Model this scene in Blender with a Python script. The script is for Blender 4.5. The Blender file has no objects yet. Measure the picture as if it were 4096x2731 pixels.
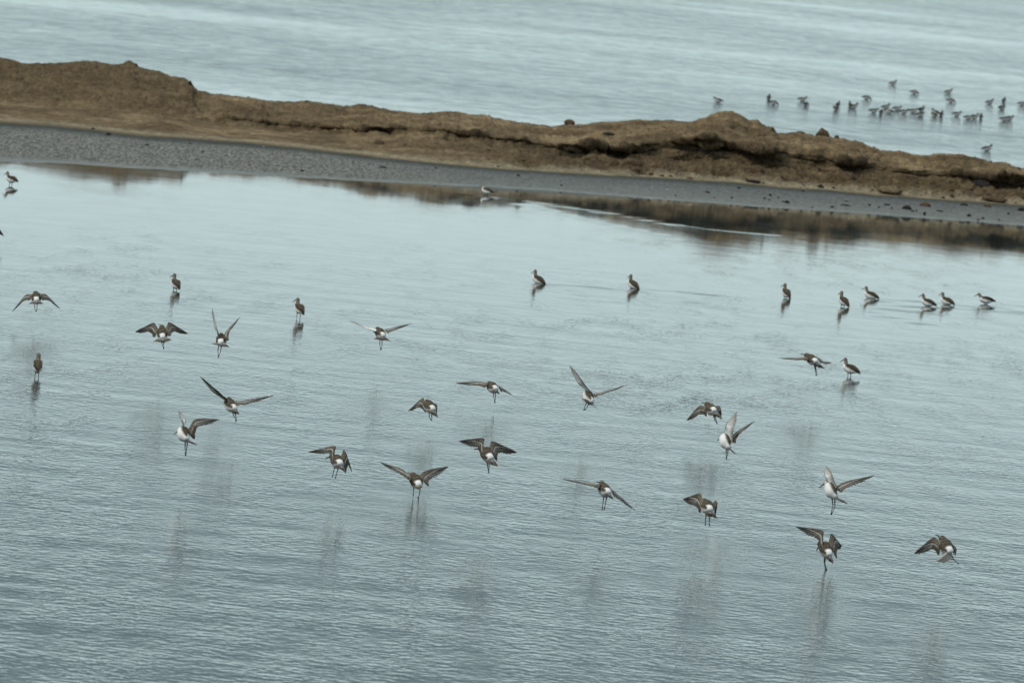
import bpy, math, random
import numpy as np
from mathutils import Vector, Matrix

random.seed(7)
R_ = math.radians
scene = bpy.context.scene
COL = scene.collection

# ------------------------------------------------------------------ camera
F = 45511.0                       # focal length in units of the 4096-wide frame (400 mm on 36 mm)
H = 3.43                          # eye height over the water
PITCH, ROLL = R_(2.462), R_(5.5)
r0 = Vector((1, 0, 0)); u0 = Vector((0, math.sin(PITCH), math.cos(PITCH))); f0 = Vector((0, math.cos(PITCH), -math.sin(PITCH)))
rr = math.cos(ROLL)*r0 + math.sin(ROLL)*u0
uu = math.cos(ROLL)*u0 - math.sin(ROLL)*r0
cam_d = bpy.data.cameras.new('camera'); cam = bpy.data.objects.new('camera', cam_d); COL.objects.link(cam)
cam.matrix_world = Matrix(((rr.x, uu.x, -f0.x, 0), (rr.y, uu.y, -f0.y, 0), (rr.z, uu.z, -f0.z, H), (0, 0, 0, 1)))
cam_d.sensor_width = 36; cam_d.lens = 400; cam_d.clip_start = 1; cam_d.clip_end = 20000
cam_d.dof.use_dof = True; cam_d.dof.focus_distance = 64; cam_d.dof.aperture_fstop = 18
scene.camera = cam

# ------------------------------------------------------------------ sky, sun, exposure
SUN_EL, SUN_AZ = R_(48), R_(240)          # compass azimuth clockwise from +Y: high on the left, a little behind the camera
world = bpy.data.worlds.new('World'); scene.world = world; world.use_nodes = True
nt = world.node_tree; N = nt.nodes; L = nt.links
for n in list(N): N.remove(n)
out = N.new('ShaderNodeOutputWorld'); bg = N.new('ShaderNodeBackground'); bg.inputs['Strength'].default_value = 0.1
sky = N.new('ShaderNodeTexSky'); sky.sky_type = 'NISHITA'; sky.sun_disc = False
sky.sun_elevation = SUN_EL; sky.sun_rotation = SUN_AZ; sky.air_density = 1.0; sky.dust_density = 4.0
tc = N.new('ShaderNodeTexCoord'); sep = N.new('ShaderNodeSeparateXYZ'); L.new(tc.outputs['Generated'], sep.inputs[0])
ramp = N.new('ShaderNodeValToRGB'); L.new(sep.outputs['Z'], ramp.inputs[0])
els = ramp.color_ramp.elements
els[0].position = 0.0;  els[0].color = (0.60, 0.775, 0.79, 1)
els[1].position = 1.0;  els[1].color = (0.70, 0.76, 0.80, 1)
for p_, c_ in ((0.030, (0.69, 0.85, 0.86, 1)), (0.045, (0.58, 0.73, 0.745, 1)), (0.066, (0.29, 0.39, 0.415, 1)), (0.09, (0.165, 0.235, 0.258, 1)), (0.2, (0.22, 0.30, 0.325, 1)), (0.45, (0.46, 0.53, 0.57, 1))):
    e = els.new(p_); e.color = c_
cn = N.new('ShaderNodeTexNoise'); cn.inputs['Scale'].default_value = 2.6; cn.inputs['Detail'].default_value = 5
mp = N.new('ShaderNodeMapping'); mp.inputs['Scale'].default_value = (1, 1, 3.2)
L.new(tc.outputs['Generated'], mp.inputs[0]); L.new(mp.outputs[0], cn.inputs['Vector'])
mr = N.new('ShaderNodeMapRange'); mr.inputs['From Min'].default_value = 0.3; mr.inputs['From Max'].default_value = 0.7
mr.inputs['To Min'].default_value = 8.6; mr.inputs['To Max'].default_value = 11.2; L.new(cn.outputs['Fac'], mr.inputs['Value'])
vs = N.new('ShaderNodeVectorMath'); vs.operation = 'SCALE'; L.new(ramp.outputs[0], vs.inputs[0]); L.new(mr.outputs[0], vs.inputs['Scale'])
mx = N.new('ShaderNodeMix'); mx.data_type = 'RGBA'; mx.inputs['Factor'].default_value = 0.88   # thin overcast over the clear sky
L.new(sky.outputs[0], mx.inputs['A']); L.new(vs.outputs[0], mx.inputs['B'])
L.new(mx.outputs['Result'], bg.inputs['Color']); L.new(bg.outputs[0], out.inputs[0])

sl = bpy.data.lights.new('sun', 'SUN'); sl.energy = 1.5; sl.angle = R_(12); sl.color = (1.0, 0.95, 0.87)
so = bpy.data.objects.new('sun', sl); COL.objects.link(so)
sd = Vector((math.sin(SUN_AZ)*math.cos(SUN_EL), math.cos(SUN_AZ)*math.cos(SUN_EL), math.sin(SUN_EL)))
so.rotation_euler = (-sd).to_track_quat('-Z', 'Y').to_euler(); so.location = (0, 0, 30)
scene.view_settings.view_transform = 'Standard'; scene.view_settings.look = 'None'
scene.view_settings.exposure = 0.1; scene.view_settings.gamma = 1.0; scene.view_settings.use_curve_mapping = False
scene.cycles.max_bounces = 5; scene.cycles.diffuse_bounces = 2; scene.cycles.glossy_bounces = 3

# ------------------------------------------------------------------ helpers
def ray(px, py):
    px, py = float(px), float(py)
    return (F*f0 + (px - 2048)*rr - (py - 1365.5)*uu)
def hit(px, py, z=0.0):
    d = ray(px, py); t = (H - z)/-d.z
    return Vector((d.x*t, d.y*t, z))
def at(px, py, Y):
    d = ray(px, py); Y = float(Y); t = Y/d.y
    return Vector((d.x*t, Y, H + d.z*t))
def lerp(a, b, t): return a + (b - a)*t

def hash3(ix, iy, iz, seed):
    h = (ix*374761393 + iy*668265263 + iz*2147483647 + seed*974634777) & 0xffffffff
    h = ((h ^ (h >> 13))*1274126177) & 0xffffffff
    h = ((h ^ (h >> 15))*2246822519) & 0xffffffff
    return ((h ^ (h >> 16)) & 0xffffff)/float(0xffffff)
def vnoise(x, y, z, seed=0):
    xi, yi, zi = np.floor(x).astype(np.int64), np.floor(y).astype(np.int64), np.floor(z).astype(np.int64)
    fx, fy, fz = x - xi, y - yi, z - zi
    fx, fy, fz = [t*t*t*(t*(t*6 - 15) + 10) for t in (fx, fy, fz)]
    v = 0
    for dx in (0, 1):
        for dy in (0, 1):
            for dz in (0, 1):
                w = (fx if dx else 1 - fx)*(fy if dy else 1 - fy)*(fz if dz else 1 - fz)
                v = v + w*hash3(xi + dx, yi + dy, zi + dz, seed)
    return v*2 - 1
def fbm(x, y, z, s, octv=4, seed=0, gain=0.5, billow=False):
    a, v, tot = 1.0, 0, 0
    for k in range(octv):
        n = vnoise(x*s + 13.7*k, y*s + 7.1*k, z*s + 3.3*k, seed + k)
        if billow: n = 1 - 2*np.abs(n)
        v = v + a*n; tot += a; a *= gain; s *= 2.07
    return v/tot

def mat(name, rough=0.8):
    m = bpy.data.materials.new(name); m.use_nodes = True
    return m, m.node_tree.nodes, m.node_tree.links, m.node_tree.nodes['Principled BSDF']
def tag(o, label=None, cat=None, group=None, kind=None):
    if label: o['label'] = label
    if cat: o['category'] = cat
    if group: o['group'] = group
    if kind: o['kind'] = kind
    return o
def empty(name, loc, rz=0.0):
    o = bpy.data.objects.new(name, None); COL.objects.link(o); o.location = loc; o.rotation_euler = (0, 0, rz)
    o.empty_display_size = 0.05
    return o

class MB:
    """collects coloured vertices and faces and links them as one mesh object"""
    def __init__(s): s.v, s.f, s.c = [], [], []
    def add(s, vs, fs, cs):
        b = len(s.v); s.v += [tuple(p) for p in vs]; s.f += [tuple(b + i for i in f) for f in fs]; s.c += [tuple(c) for c in cs]
    def mesh(s, name, material, smooth=True):
        me = bpy.data.meshes.new(name); me.from_pydata(s.v, [], s.f)
        ca = me.color_attributes.new('plumage', 'FLOAT_COLOR', 'POINT')
        ca.data.foreach_set('color', [x for c in s.c for x in (c[0], c[1], c[2], 1.0)])
        me.materials.append(material)
        if smooth: me.polygons.foreach_set('use_smooth', [True]*len(me.polygons))
        me.update(); return me
    def build(s, name, material, parent=None, smooth=True):
        o = bpy.data.objects.new(name, s.mesh(name, material, smooth)); COL.objects.link(o)
        if parent: o.parent = parent
        return o

# ------------------------------------------------------------------ materials
def plumage_material(name, rough, spec=0.25, noise=170, amt=0.62):
    m, n, l, p = mat(name)
    a = n.new('ShaderNodeAttribute'); a.attribute_name = 'plumage'
    t = n.new('ShaderNodeTexCoord'); no = n.new('ShaderNodeTexNoise'); no.inputs['Scale'].default_value = noise; no.inputs['Detail'].default_value = 3
    l.new(t.outputs['Object'], no.inputs['Vector'])
    r = n.new('ShaderNodeMapRange'); r.inputs['From Min'].default_value = 0.3; r.inputs['From Max'].default_value = 0.7
    r.inputs['To Min'].default_value = 1 - amt; r.inputs['To Max'].default_value = 1 + amt; l.new(no.outputs['Fac'], r.inputs['Value'])
    # pale feathers stay even, brown ones are mottled
    bw = n.new('ShaderNodeRGBToBW'); l.new(a.outputs['Color'], bw.inputs[0])
    mm = n.new('ShaderNodeMapRange'); mm.inputs['From Min'].default_value = 0.12; mm.inputs['From Max'].default_value = 0.5; l.new(bw.outputs[0], mm.inputs['Value'])
    mi = n.new('ShaderNodeMix'); mi.data_type = 'FLOAT'; l.new(mm.outputs[0], mi.inputs['Factor']); l.new(r.outputs[0], mi.inputs['A']); mi.inputs['B'].default_value = 1.0
    s = n.new('ShaderNodeVectorMath'); s.operation = 'SCALE'; l.new(a.outputs['Color'], s.inputs[0]); l.new(mi.outputs['Result'], s.inputs['Scale'])
    l.new(s.outputs[0], p.inputs['Base Color']); p.inputs['Roughness'].default_value = rough; p.inputs['Specular IOR Level'].default_value = spec
    return m
M_FEATHER = plumage_material('feather', 0.85, 0.10)
M_HORN = plumage_material('dark_horn', 0.45, 0.4, 60, 0.15)
M_EYE, _, _, p_ = mat('eye'); p_.inputs['Base Color'].default_value = (0.01, 0.008, 0.006, 1); p_.inputs['Roughness'].default_value = 0.1

# ------------------------------------------------------------------ water
def interp(tab, x):
    return np.interp(x, [t[0] for t in tab], [t[1] for t in tab])
SHORE = [(-1500, 600), (0, 648), (250, 655), (500, 672), (750, 685), (1000, 700), (1200, 712), (1600, 733), (2000, 750), (2300, 770), (2600, 795), (3000, 825), (3500, 857), (4096, 903), (5500, 1010)]

# where flying birds stir the water with their wing beats (metres)
STIR = []
def build_water(shoreX, shoreY, wakes):
    ys = np.concatenate([np.linspace(5, 44, 12), np.arange(44.3, 126, 0.22), np.arange(126.5, 420, 1.6), np.geomspace(425, 9000, 26)])
    xs = np.concatenate([-np.geomspace(6000, 9, 22), np.arange(-8.6, 8.61, 0.2), np.geomspace(9, 6000, 22)])
    X, Y = np.meshgrid(xs, ys); ny, nx = X.shape
    v = np.stack([X.ravel(), Y.ravel(), np.zeros(X.size)], 1)
    idx = np.arange(X.size).reshape(ny, nx)
    f = np.stack([idx[:-1, :-1], idx[:-1, 1:], idx[1:, 1:], idx[1:, :-1]], -1).reshape(-1, 4)
    me = bpy.data.meshes.new('water'); me.from_pydata(v.tolist(), [], f.tolist())
    x, y = v[:, 0], v[:, 1]
    sy = np.interp(x, shoreX, shoreY)
    z0 = np.zeros_like(x)
    # ripple strength: strong in the open foreground, near calm in the lee of the bank, wind bands beyond it
    d = sy - y
    big = fbm(x, y*0.22, z0, 0.35, 3, 5)
    lee = np.clip((d - 6.0)/40.0, 0, 1.3)**1.2
    amp = 0.06 + 1.1*lee + 0.22*big*np.clip((d - 4)/20, 0, 1)
    band = fbm(x*0.10 + y*0.004, y*0.075, z0, 1.0, 4, 21)
    streak = fbm(x*0.25, y*0.35, z0, 1.0, 3, 33)
    amp_far = 4.0 + 5.5*band + 0.35*streak
    far = y > 126
    amp = np.where(far, np.clip(amp_far, 1.4, 9.0), np.clip(amp, 0.035, 1.7))
    fine = np.zeros_like(x)
    for (cx, cy, rx, ry, s) in STIR:
        fine += s*np.exp(-((x - cx)/rx)**2 - ((y - cy)/ry)**2)
        amp = amp*(1 - 0.42*s*np.exp(-((x - cx)/(rx*2.2))**2 - ((y - cy)/(ry*1.8))**2))
    tilt = np.zeros_like(x)
    for pts, w, s in wakes:
        for (a, b) in zip(pts[:-1], pts[1:]):
            ax, ay, bx, by = a.x, a.y, b.x, b.y
            t = np.clip(((x - ax)*(bx - ax) + (y - ay)*(by - ay))/((bx - ax)**2 + (by - ay)**2), 0, 1)
            dd = np.hypot((x - (ax + t*(bx - ax)))*1.2, (y - (ay + t*(by - ay)))/3.0)
            tilt = np.maximum(tilt, s*np.exp(-(dd/w)**2))
    chop = np.where(far, np.clip(0.066 + 0.030*band + 0.022*streak, 0.05, 0.095), 0.035) + 0*x
    for nm, arr in (('ripple', amp), ('fine', fine), ('tilt', tilt), ('chop', chop)):
        at_ = me.attributes.new(nm, 'FLOAT', 'POINT'); at_.data.foreach_set('value', arr.astype(np.float32))
    me.polygons.foreach_set('use_smooth', [True]*len(me.polygons))
    m, n, l, p = mat('water')
    p.inputs['Base Color'].default_value = (0.030, 0.050, 0.052, 1); p.inputs['Roughness'].default_value = 0.035; p.inputs['IOR'].default_value = 1.333
    g = n.new('ShaderNodeNewGeometry')
    def noise(scale, sx, sy_, rot, detail, rough=0.5, off=0):
        mp = n.new('ShaderNodeMapping'); mp.inputs['Scale'].default_value = (sx, sy_, 1); mp.inputs['Rotation'].default_value = (0, 0, rot); mp.inputs['Location'].default_value = (off, off*1.7, 0)
        l.new(g.outputs['Position'], mp.inputs[0])
        t = n.new('ShaderNodeTexNoise'); t.inputs['Scale'].default_value = scale; t.inputs['Detail'].default_value = detail; t.inputs['Roughness'].default_value = rough
        l.new(mp.outputs[0], t.inputs['Vector']); return t.outputs['Fac']
    def math_(op, a, b):
        k = n.new('ShaderNodeMath'); k.operation = op
        for i, q in enumerate((a, b)):
            if isinstance(q, (int, float)): k.inputs[i].default_value = q
            else: l.new(q, k.inputs[i])
        return k.outputs[0]
    def attr(nm):
        k = n.new('ShaderNodeAttribute'); k.attribute_name = nm; return k.outputs['Fac']
    A = attr('ripple')
    CHOP = attr('chop')          # ripples too small to see one by one out on the open water
    cr_ = n.new('ShaderNodeMapRange'); cr_.inputs['From Min'].default_value = 0.33; cr_.inputs['From Max'].default_value = 0.67; cr_.inputs['To Min'].default_value = 0.62; cr_.inputs['To Max'].default_value = 1.38
    l.new(noise(2.6, 0.8, 0.17, 0.04, 3, 0.6, 51), cr_.inputs['Value']); l.new(math_('MULTIPLY', CHOP, cr_.outputs[0]), p.inputs['Roughness'])
    patch = noise(0.55, 1, 0.3, 0.2, 2, 0.5, 9)
    pk = n.new('ShaderNodeMapRange'); pk.inputs['From Min'].default_value = 0.35; pk.inputs['From Max'].default_value = 0.65; pk.inputs['To Min'].default_value = 0.7; pk.inputs['To Max'].default_value = 1.3
    l.new(patch, pk.inputs['Value'])
    A2 = math_('MULTIPLY', A, pk.outputs[0])
    grp = noise(1.0, 4.0, 0.55, 0.05, 2, 0.5, 21)
    gk = n.new('ShaderNodeMapRange'); gk.inputs['From Min'].default_value = 0.33; gk.inputs['From Max'].default_value = 0.67; gk.inputs['To Min'].default_value = 0.45; gk.inputs['To Max'].default_value = 1.5
    l.new(grp, gk.inputs['Value']); A2 = math_('MULTIPLY', A2, gk.outputs[0])
    w1 = math_('MULTIPLY', noise(8.0, 2.3, 1.0, 0.10, 1.8, 0.5), W1)         # main ripples, crests lying across the view
    w2 = math_('MULTIPLY', noise(15.0, 1.2, 1.0, -0.25, 2, 0.5, 3), W2)
    w3 = math_('MULTIPLY', noise(1.1, 0.5, 1.0, 0.3, 2, 0.5, 5), W3)           # slow swell
    s1 = math_('MULTIPLY', math_('ADD', w1, w2), A2)
    s2 = math_('ADD', s1, math_('MULTIPLY', w3, A))
    wf = math_('MULTIPLY', noise(4.0, 1.3, 0.22, 0.04, 3, 0.6, 41), W4)                       # wind chop on the open water behind
    s2 = math_('ADD', s2, math_('MULTIPLY', wf, math_('MAXIMUM', math_('SUBTRACT', A, 1.6), 0.0)))
    fine_ = math_('MULTIPLY', math_('MULTIPLY', noise(26, 0.8, 1.0, 0.5, 2, 0.6, 11), 0.0022), attr('fine'))
    hgt = math_('ADD', s2, fine_)
    bp = n.new('ShaderNodeBump'); bp.inputs['Strength'].default_value = 1.0; bp.inputs['Distance'].default_value = 1.0
    l.new(hgt, bp.inputs['Height'])
    cx = n.new('ShaderNodeCombineXYZ'); tb_ = noise(2.2, 0.8, 0.5, 0.1, 3, 0.6, 31); tk = n.new('ShaderNodeMapRange'); tk.inputs['From Min'].default_value = 0.40; tk.inputs['From Max'].default_value = 0.58; tk.inputs['To Min'].default_value = 0.15; l.new(tb_, tk.inputs['Value'])
    l.new(math_('MULTIPLY', math_('MULTIPLY', attr('tilt'), -1.0), tk.outputs[0]), cx.inputs['Y'])
    va = n.new('ShaderNodeVectorMath'); va.operation = 'ADD'; l.new(bp.outputs[0], va.inputs[0]); l.new(cx.outputs[0], va.inputs[1])
    vn = n.new('ShaderNodeVectorMath'); vn.operation = 'NORMALIZE'; l.new(va.outputs[0], vn.inputs[0])
    l.new(vn.outputs[0], p.inputs['Normal'])
    me.materials.append(m)
    o = bpy.data.objects.new('water', me); COL.objects.link(o); tag(o, kind='structure'); return o
W4 = 0.0060
W1, W2, W3 = 0.0028, 0.0006, 0.0045

# ------------------------------------------------------------------ sand bank and beach
CREST = [(-1500, 260), (-800, 235), (-300, 215), (0, 225), (60, 243), (90, 250), (220, 253), (300, 243), (380, 244), (450, 258), (490, 255), (515, 242), (540, 255), (560, 268), (640, 285), (680, 303), (705, 305), (725, 310), (735, 308), (765, 330), (775, 352), (800, 368), (900, 383), (1000, 393), (1100, 404), (1200, 408), (1225, 403), (1300, 415), (1400, 425), (1440, 418), (1500, 430), (1600, 447), (1700, 455), (1720, 452), (1800, 447), (1900, 460), (1940, 463), (2000, 480), (2100, 495), (2200, 508), (2250, 500), (2330, 497), (2400, 492), (2500, 483), (2560, 479), (2700, 482), (2770, 485), (2830, 465), (2870, 450), (2925, 443), (2960, 460), (3000, 483), (3030, 482), (3060, 505), (3085, 512), (3110, 537), (3150, 535), (3200, 530), (3240, 537), (3270, 540), (3350, 549), (3400, 560), (3450, 572), (3500, 592), (3520, 604), (3600, 607), (3700, 622), (3800, 617), (3850, 620), (3900, 637), (3960, 652), (4040, 663), (4096, 682), (4400, 730), (5500, 860)]
LIP = [(-1500, 420), (0, 420), (300, 435), (540, 452), (770, 468), (1000, 480), (1100, 495), (1200, 502), (1300, 505), (1600, 512), (1800, 520), (1900, 540), (2100, 562), (2200, 577), (2250, 574), (2380, 578), (2450, 590), (2600, 575), (2700, 556), (2800, 548), (2900, 562), (2960, 585), (3050, 600), (3150, 610), (3250, 620), (3350, 628), (3450, 645), (3550, 665), (3650, 682), (3750, 688), (3870, 695), (3950, 702), (4000, 695), (4096, 702), (4400, 750), (5500, 880)]
CUT = [(-1500, 425), (0, 425), (300, 440), (540, 457), (770, 484), (900, 498), (1100, 520), (1300, 535), (1400, 540), (1600, 542), (1850, 566), (1950, 585), (2100, 608), (2250, 633), (2400, 642), (2550, 650), (2700, 648), (2900, 652), (3050, 672), (3200, 698), (3350, 705), (3450, 712), (3600, 728), (3750, 735), (3850, 745), (3950, 755), (4096, 770), (4400, 800), (5500, 900)]
FOOT = [(-1500, 440), (0, 480), (200, 492), (400, 515), (600, 538), (800, 550), (1000, 566), (1200, 585), (1500, 622), (1750, 650), (2000, 672), (2300, 690), (2600, 705), (2900, 723), (3000, 733), (3300, 757), (3600, 782), (3900, 803), (4096, 818), (5500, 930)]
SCARP = [(-1500, 0.0), (400, 0.0), (560, .15), (800, .5), (1100, .8), (1400, .8), (1700, .6), (1900, .7), (2200, .9), (2700, .85), (3000, 1), (3500, 1), (3700, .8), (4096, .9), (5500, .5)]

px = np.linspace(-1500, 5500, 1500)
crest_y, lip_y, cut_y, foot_y, shore_y, sc = [interp(t, px) for t in (CREST, LIP, CUT, FOOT, SHORE, SCARP)]
ziz = np.zeros_like(px)
sc = sc*np.clip(0.82 + 1.0*fbm(px/110., ziz, ziz, 1, 3, 79), 0.18, 1.1)
lip_y = lip_y + 9*fbm(px/60., ziz, ziz, 1, 3, 71)*sc
cut_y = cut_y + 8*fbm(px/45., ziz, ziz, 1, 3, 73)*sc
crest_y = crest_y + 4.5*fbm(px/34., ziz, ziz, 1, 4, 75, 0.65)
shore_y = shore_y + 3.0*fbm(px/70., ziz, ziz, 1, 5, 77, 0.6)
P_shore = np.array([hit(a, b, 0.0)[:] for a, b in zip(px, shore_y)])
P_foot = np.array([hit(a, b, 0.12)[:] for a, b in zip(px, foot_y)])
Yf = P_foot[:, 1]; YK = np.full_like(Yf, 126.0)
Yc = Yf + 0.42*(YK - Yf); Yl = Yc - 0.12*sc + 0.35*(1 - sc)
P_cut = np.array([at(a, b, c)[:] for a, b, c in zip(px, cut_y, Yc)])
P_lip = np.array([at(a, b, c)[:] for a, b, c in zip(px, lip_y, Yl)])
P_crest = np.array([at(a, b, c)[:] for a, b, c in zip(px, crest_y, YK)])
P_under = P_shore + np.array([0, -1.6, -0.06])
P_back = P_crest + np.array([0, 2.6, 0]); P_back[:, 2] = 0.12
P_back2 = P_back + np.array([0, 3.0, -0.35])
def seg(A, B, n, ease=False):
    t = np.linspace(0, 1, n, endpoint=False)[:, None, None]
    if ease: t = t*t*(3 - 2*t)
    return A[None]*(1 - t) + B[None]*t
# slight hollow under the lip: a mid point pushed back into the bank
P_hol = (P_cut*0.40 + P_lip*0.60) + np.stack([ziz, 0.24*sc, ziz], 1)
rows = [seg(P_under, P_shore, 6), seg(P_shore, P_foot, 74), seg(P_foot, P_cut, 46), seg(P_cut, P_hol, 22), seg(P_hol, P_lip, 20),
        seg(P_lip, P_crest, 58), seg(P_crest, P_back, 16), seg(P_back, P_back2, 5), P_back2[None]]
cnt = [r.shape[0] for r in rows]; edge = np.cumsum([0] + cnt)
G = np.concatenate(rows, 0)                                   # (rows, cols, 3)
nv, nu = G.shape[:2]
kern = lambda a: (np.roll(a, 1, 0) + 2*a + np.roll(a, -1, 0))/4
Gs = G.copy()
for _ in range(2):
    t_ = kern(Gs); Gs[2:-2] = t_[2:-2]
# keep the crest where it stands
G = Gs
bx, by, bz = G[..., 0], G[..., 1], G[..., 2]
rowi = np.arange(nv)[:, None]*np.ones((1, nu))
def smooth(a, b, x): t = np.clip((x - a)/(b - a), 0, 1); return t*t*(3 - 2*t)
du = np.gradient(G, axis=1); dv = np.gradient(G, axis=0)
Nn = np.cross(du, dv); Nn /= (np.linalg.norm(Nn, axis=2, keepdims=True) + 1e-9)
SC = sc[None, :]*np.ones((nv, 1)); PX = px[None, :]*np.ones((nv, 1))
on_beach = smooth(edge[2] + 3, edge[2] - 3, rowi)*smooth(edge[1], edge[1] + 12, rowi)
m_rubble = smooth(edge[2] - 1, edge[2] + 8, rowi)*smooth(edge[3] + 10, edge[3], rowi)
m_face = smooth(edge[3] - 6, edge[3] + 4, rowi)*smooth(edge[5] + 6, edge[5] - 2, rowi)
m_top = smooth(edge[5] - 2, edge[5] + 10, rowi)*smooth(edge[7], edge[6], rowi)
m_crest = np.exp(-((rowi - edge[6])/9.0)**2)
n5m = np.clip(fbm(bx, by*0.4, bz*2.5, 0.9, 2, 91)*1.5 + 0.5, 0, 1.3)
lump = np.clip(fbm(bx*.8, by*0.7, bz*4.0, 3.0, 4, 11, 0.5, True), -.5, .35)
lump2 = fbm(bx*.6, by*0.8, bz*3.5, 9.0, 3, 14, 0.5, True)
soft = fbm(bx, by*0.5, bz, 2.2, 4, 17)
grit = fbm(bx, by, bz*2, 30.0, 2, 19)
disp = m_rubble*(0.105*lump + 0.030*lump2 + 0.045*fbm(bx, by*1.2, bz*4, 13., 4, 83, 0.6) + 0.03*soft)*(0.12 + 0.88*smooth(1300, 2300, PX)) + m_face*(0.085*lump + 0.040*lump2 + 0.015*grit)*(0.1 + SC) \
     + m_top*(1 - 0.75*m_crest)*(0.055*soft + 0.028*lump2 + 0.034*fbm(bx, by*1.0, bz*4, 11., 4, 85, 0.6)*(0.5 + 0.5*n5m) + 0.014*grit + 0.030*lump) + m_crest*0.008*grit
# broad strata in the cut face
disp += m_face*SC*0.02*np.sin(bz*95 + 5*fbm(bx, by, bz, 1.3, 2, 23))
Dp = Nn*disp[..., None]
gravel = on_beach*smooth(2300, 900, PX)*smooth(edge[2] - 6, edge[2] - 26, rowi)
Dp[..., 2] += on_beach*0.006*fbm(bx, by*0.4, ziz[None]*0, 4.0, 3, 29) + gravel*0.005*np.clip(fbm(bx, by*0.07, bz, 22, 2, 31, 0.6, True), -0.2, 1)
P = G + Dp
# ground colour, with the wet sheen by the water painted in
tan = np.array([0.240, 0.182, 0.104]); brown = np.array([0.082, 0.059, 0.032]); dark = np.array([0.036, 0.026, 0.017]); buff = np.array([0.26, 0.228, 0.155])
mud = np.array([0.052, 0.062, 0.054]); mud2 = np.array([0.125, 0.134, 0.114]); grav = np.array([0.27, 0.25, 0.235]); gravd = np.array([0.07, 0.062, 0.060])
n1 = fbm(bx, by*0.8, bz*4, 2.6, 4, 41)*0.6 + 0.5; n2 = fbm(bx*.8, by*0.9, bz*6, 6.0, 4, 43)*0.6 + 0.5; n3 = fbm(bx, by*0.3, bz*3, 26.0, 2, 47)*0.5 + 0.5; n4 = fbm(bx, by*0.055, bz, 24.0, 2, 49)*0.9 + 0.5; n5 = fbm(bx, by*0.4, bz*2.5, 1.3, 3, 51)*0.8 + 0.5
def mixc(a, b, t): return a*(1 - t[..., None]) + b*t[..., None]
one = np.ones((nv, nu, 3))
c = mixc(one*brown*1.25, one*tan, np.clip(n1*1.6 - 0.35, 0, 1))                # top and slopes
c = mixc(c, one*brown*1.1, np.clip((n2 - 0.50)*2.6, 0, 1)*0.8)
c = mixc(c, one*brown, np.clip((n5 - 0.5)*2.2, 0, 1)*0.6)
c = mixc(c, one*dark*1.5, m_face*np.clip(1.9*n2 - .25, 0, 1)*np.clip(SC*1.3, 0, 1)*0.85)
c = mixc(c, one*brown*1.0, m_rubble*smooth(1500, 2300, PX)*np.clip(0.35 + 0.8*n2, 0, .95))
c = mixc(c, one*dark*1.6, m_rubble*smooth(1900, 2500, PX)*np.clip(2.6*(fbm(bx*.8, by*1.1, bz*6, 7., 3, 95, .6) - .08), 0, .8))
c = mixc(c, one*brown*1.05, smooth(edge[5], edge[5] + 12, rowi)*smooth(1000, 600, PX)*smooth(edge[6] + 30, edge[6] - 20, rowi)*0.6)
cf = np.exp(-((rowi - edge[2] - 1)/5.0)**2)                                      # dried pale salt line at the foot
c = mixc(c, one*buff, cf*0.75)
bc = mixc(one*mud, one*mud2*1.25, np.clip(smooth(edge[2] - 8, edge[1] + 4, rowi)*1.0 + 0.3*(n1 - .5), 0, 1))  # wet sheen painted in: mud gets paler toward the waterline
gv = gravel*smooth(0.0, 0.5, gravel)
bc = mixc(bc, one*mud2*1.15, gv*0.8)
c = mixc(c, bc, np.clip(smooth(edge[2] - 2, edge[2] - 9, rowi) , 0, 1))
c = mixc(c, one*mud2*1.3, smooth(edge[1] + 8, edge[1] + 1, rowi)*0.5)  # bright sheen of the wet edge, painted along the waterline
c *= (0.62 + 0.5*n3 + 0.55*np.clip(fbm(bx, by*0.6, bz*5, 14., 3, 87, .6) + .35, 0, 1)*(1 - on_beach))[..., None]
wet = smooth(edge[2] - 3, edge[2] - 22, rowi)*(1 - 0.6*gv)
wet = np.clip(wet + smooth(edge[1] + 12, edge[1] + 3, rowi)*0.6, 0, 1.5)

mg, n_, l_, p_ = mat('bank_soil')
a_ = n_.new('ShaderNodeAttribute'); a_.attribute_name = 'soil'
w_ = n_.new('ShaderNodeAttribute'); w_.attribute_name = 'wet'
ge = n_.new('ShaderNodeNewGeometry')
no = n_.new('ShaderNodeTexNoise'); no.inputs['Scale'].default_value = 34; no.inputs['Detail'].default_value = 4; l_.new(ge.outputs['Position'], no.inputs['Vector'])
r1 = n_.new('ShaderNodeMapRange'); r1.inputs['From Min'].default_value = .3; r1.inputs['From Max'].default_value = .7; r1.inputs['To Min'].default_value = .62; r1.inputs['To Max'].default_value = 1.38; l_.new(no.outputs['Fac'], r1.inputs['Value'])
vs_ = n_.new('ShaderNodeVectorMath'); vs_.operation = 'SCALE'; l_.new(a_.outputs['Color'], vs_.inputs[0]); l_.new(r1.outputs[0], vs_.inputs['Scale'])
ga_ = n_.new('ShaderNodeAttribute'); ga_.attribute_name = 'gravel'
gm_ = n_.new('ShaderNodeMapping'); gm_.inputs['Scale'].default_value = (1, 0.10, 1); l_.new(ge.outputs['Position'], gm_.inputs[0])
gn_ = n_.new('ShaderNodeTexNoise'); gn_.inputs['Scale'].default_value = 34; gn_.inputs['Detail'].default_value = 4; gn_.inputs['Roughness'].default_value = 0.75; l_.new(gm_.outputs[0], gn_.inputs['Vector'])
gr_ = n_.new('ShaderNodeValToRGB'); gr_.color_ramp.elements[0].position = .40; gr_.color_ramp.elements[1].position = .60
gr_.color_ramp.elements[0].color = (0.050, 0.052, 0.046, 1); gr_.color_ramp.elements[1].color = (0.27, 0.275, 0.25, 1); l_.new(gn_.outputs['Fac'], gr_.inputs[0])
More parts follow.
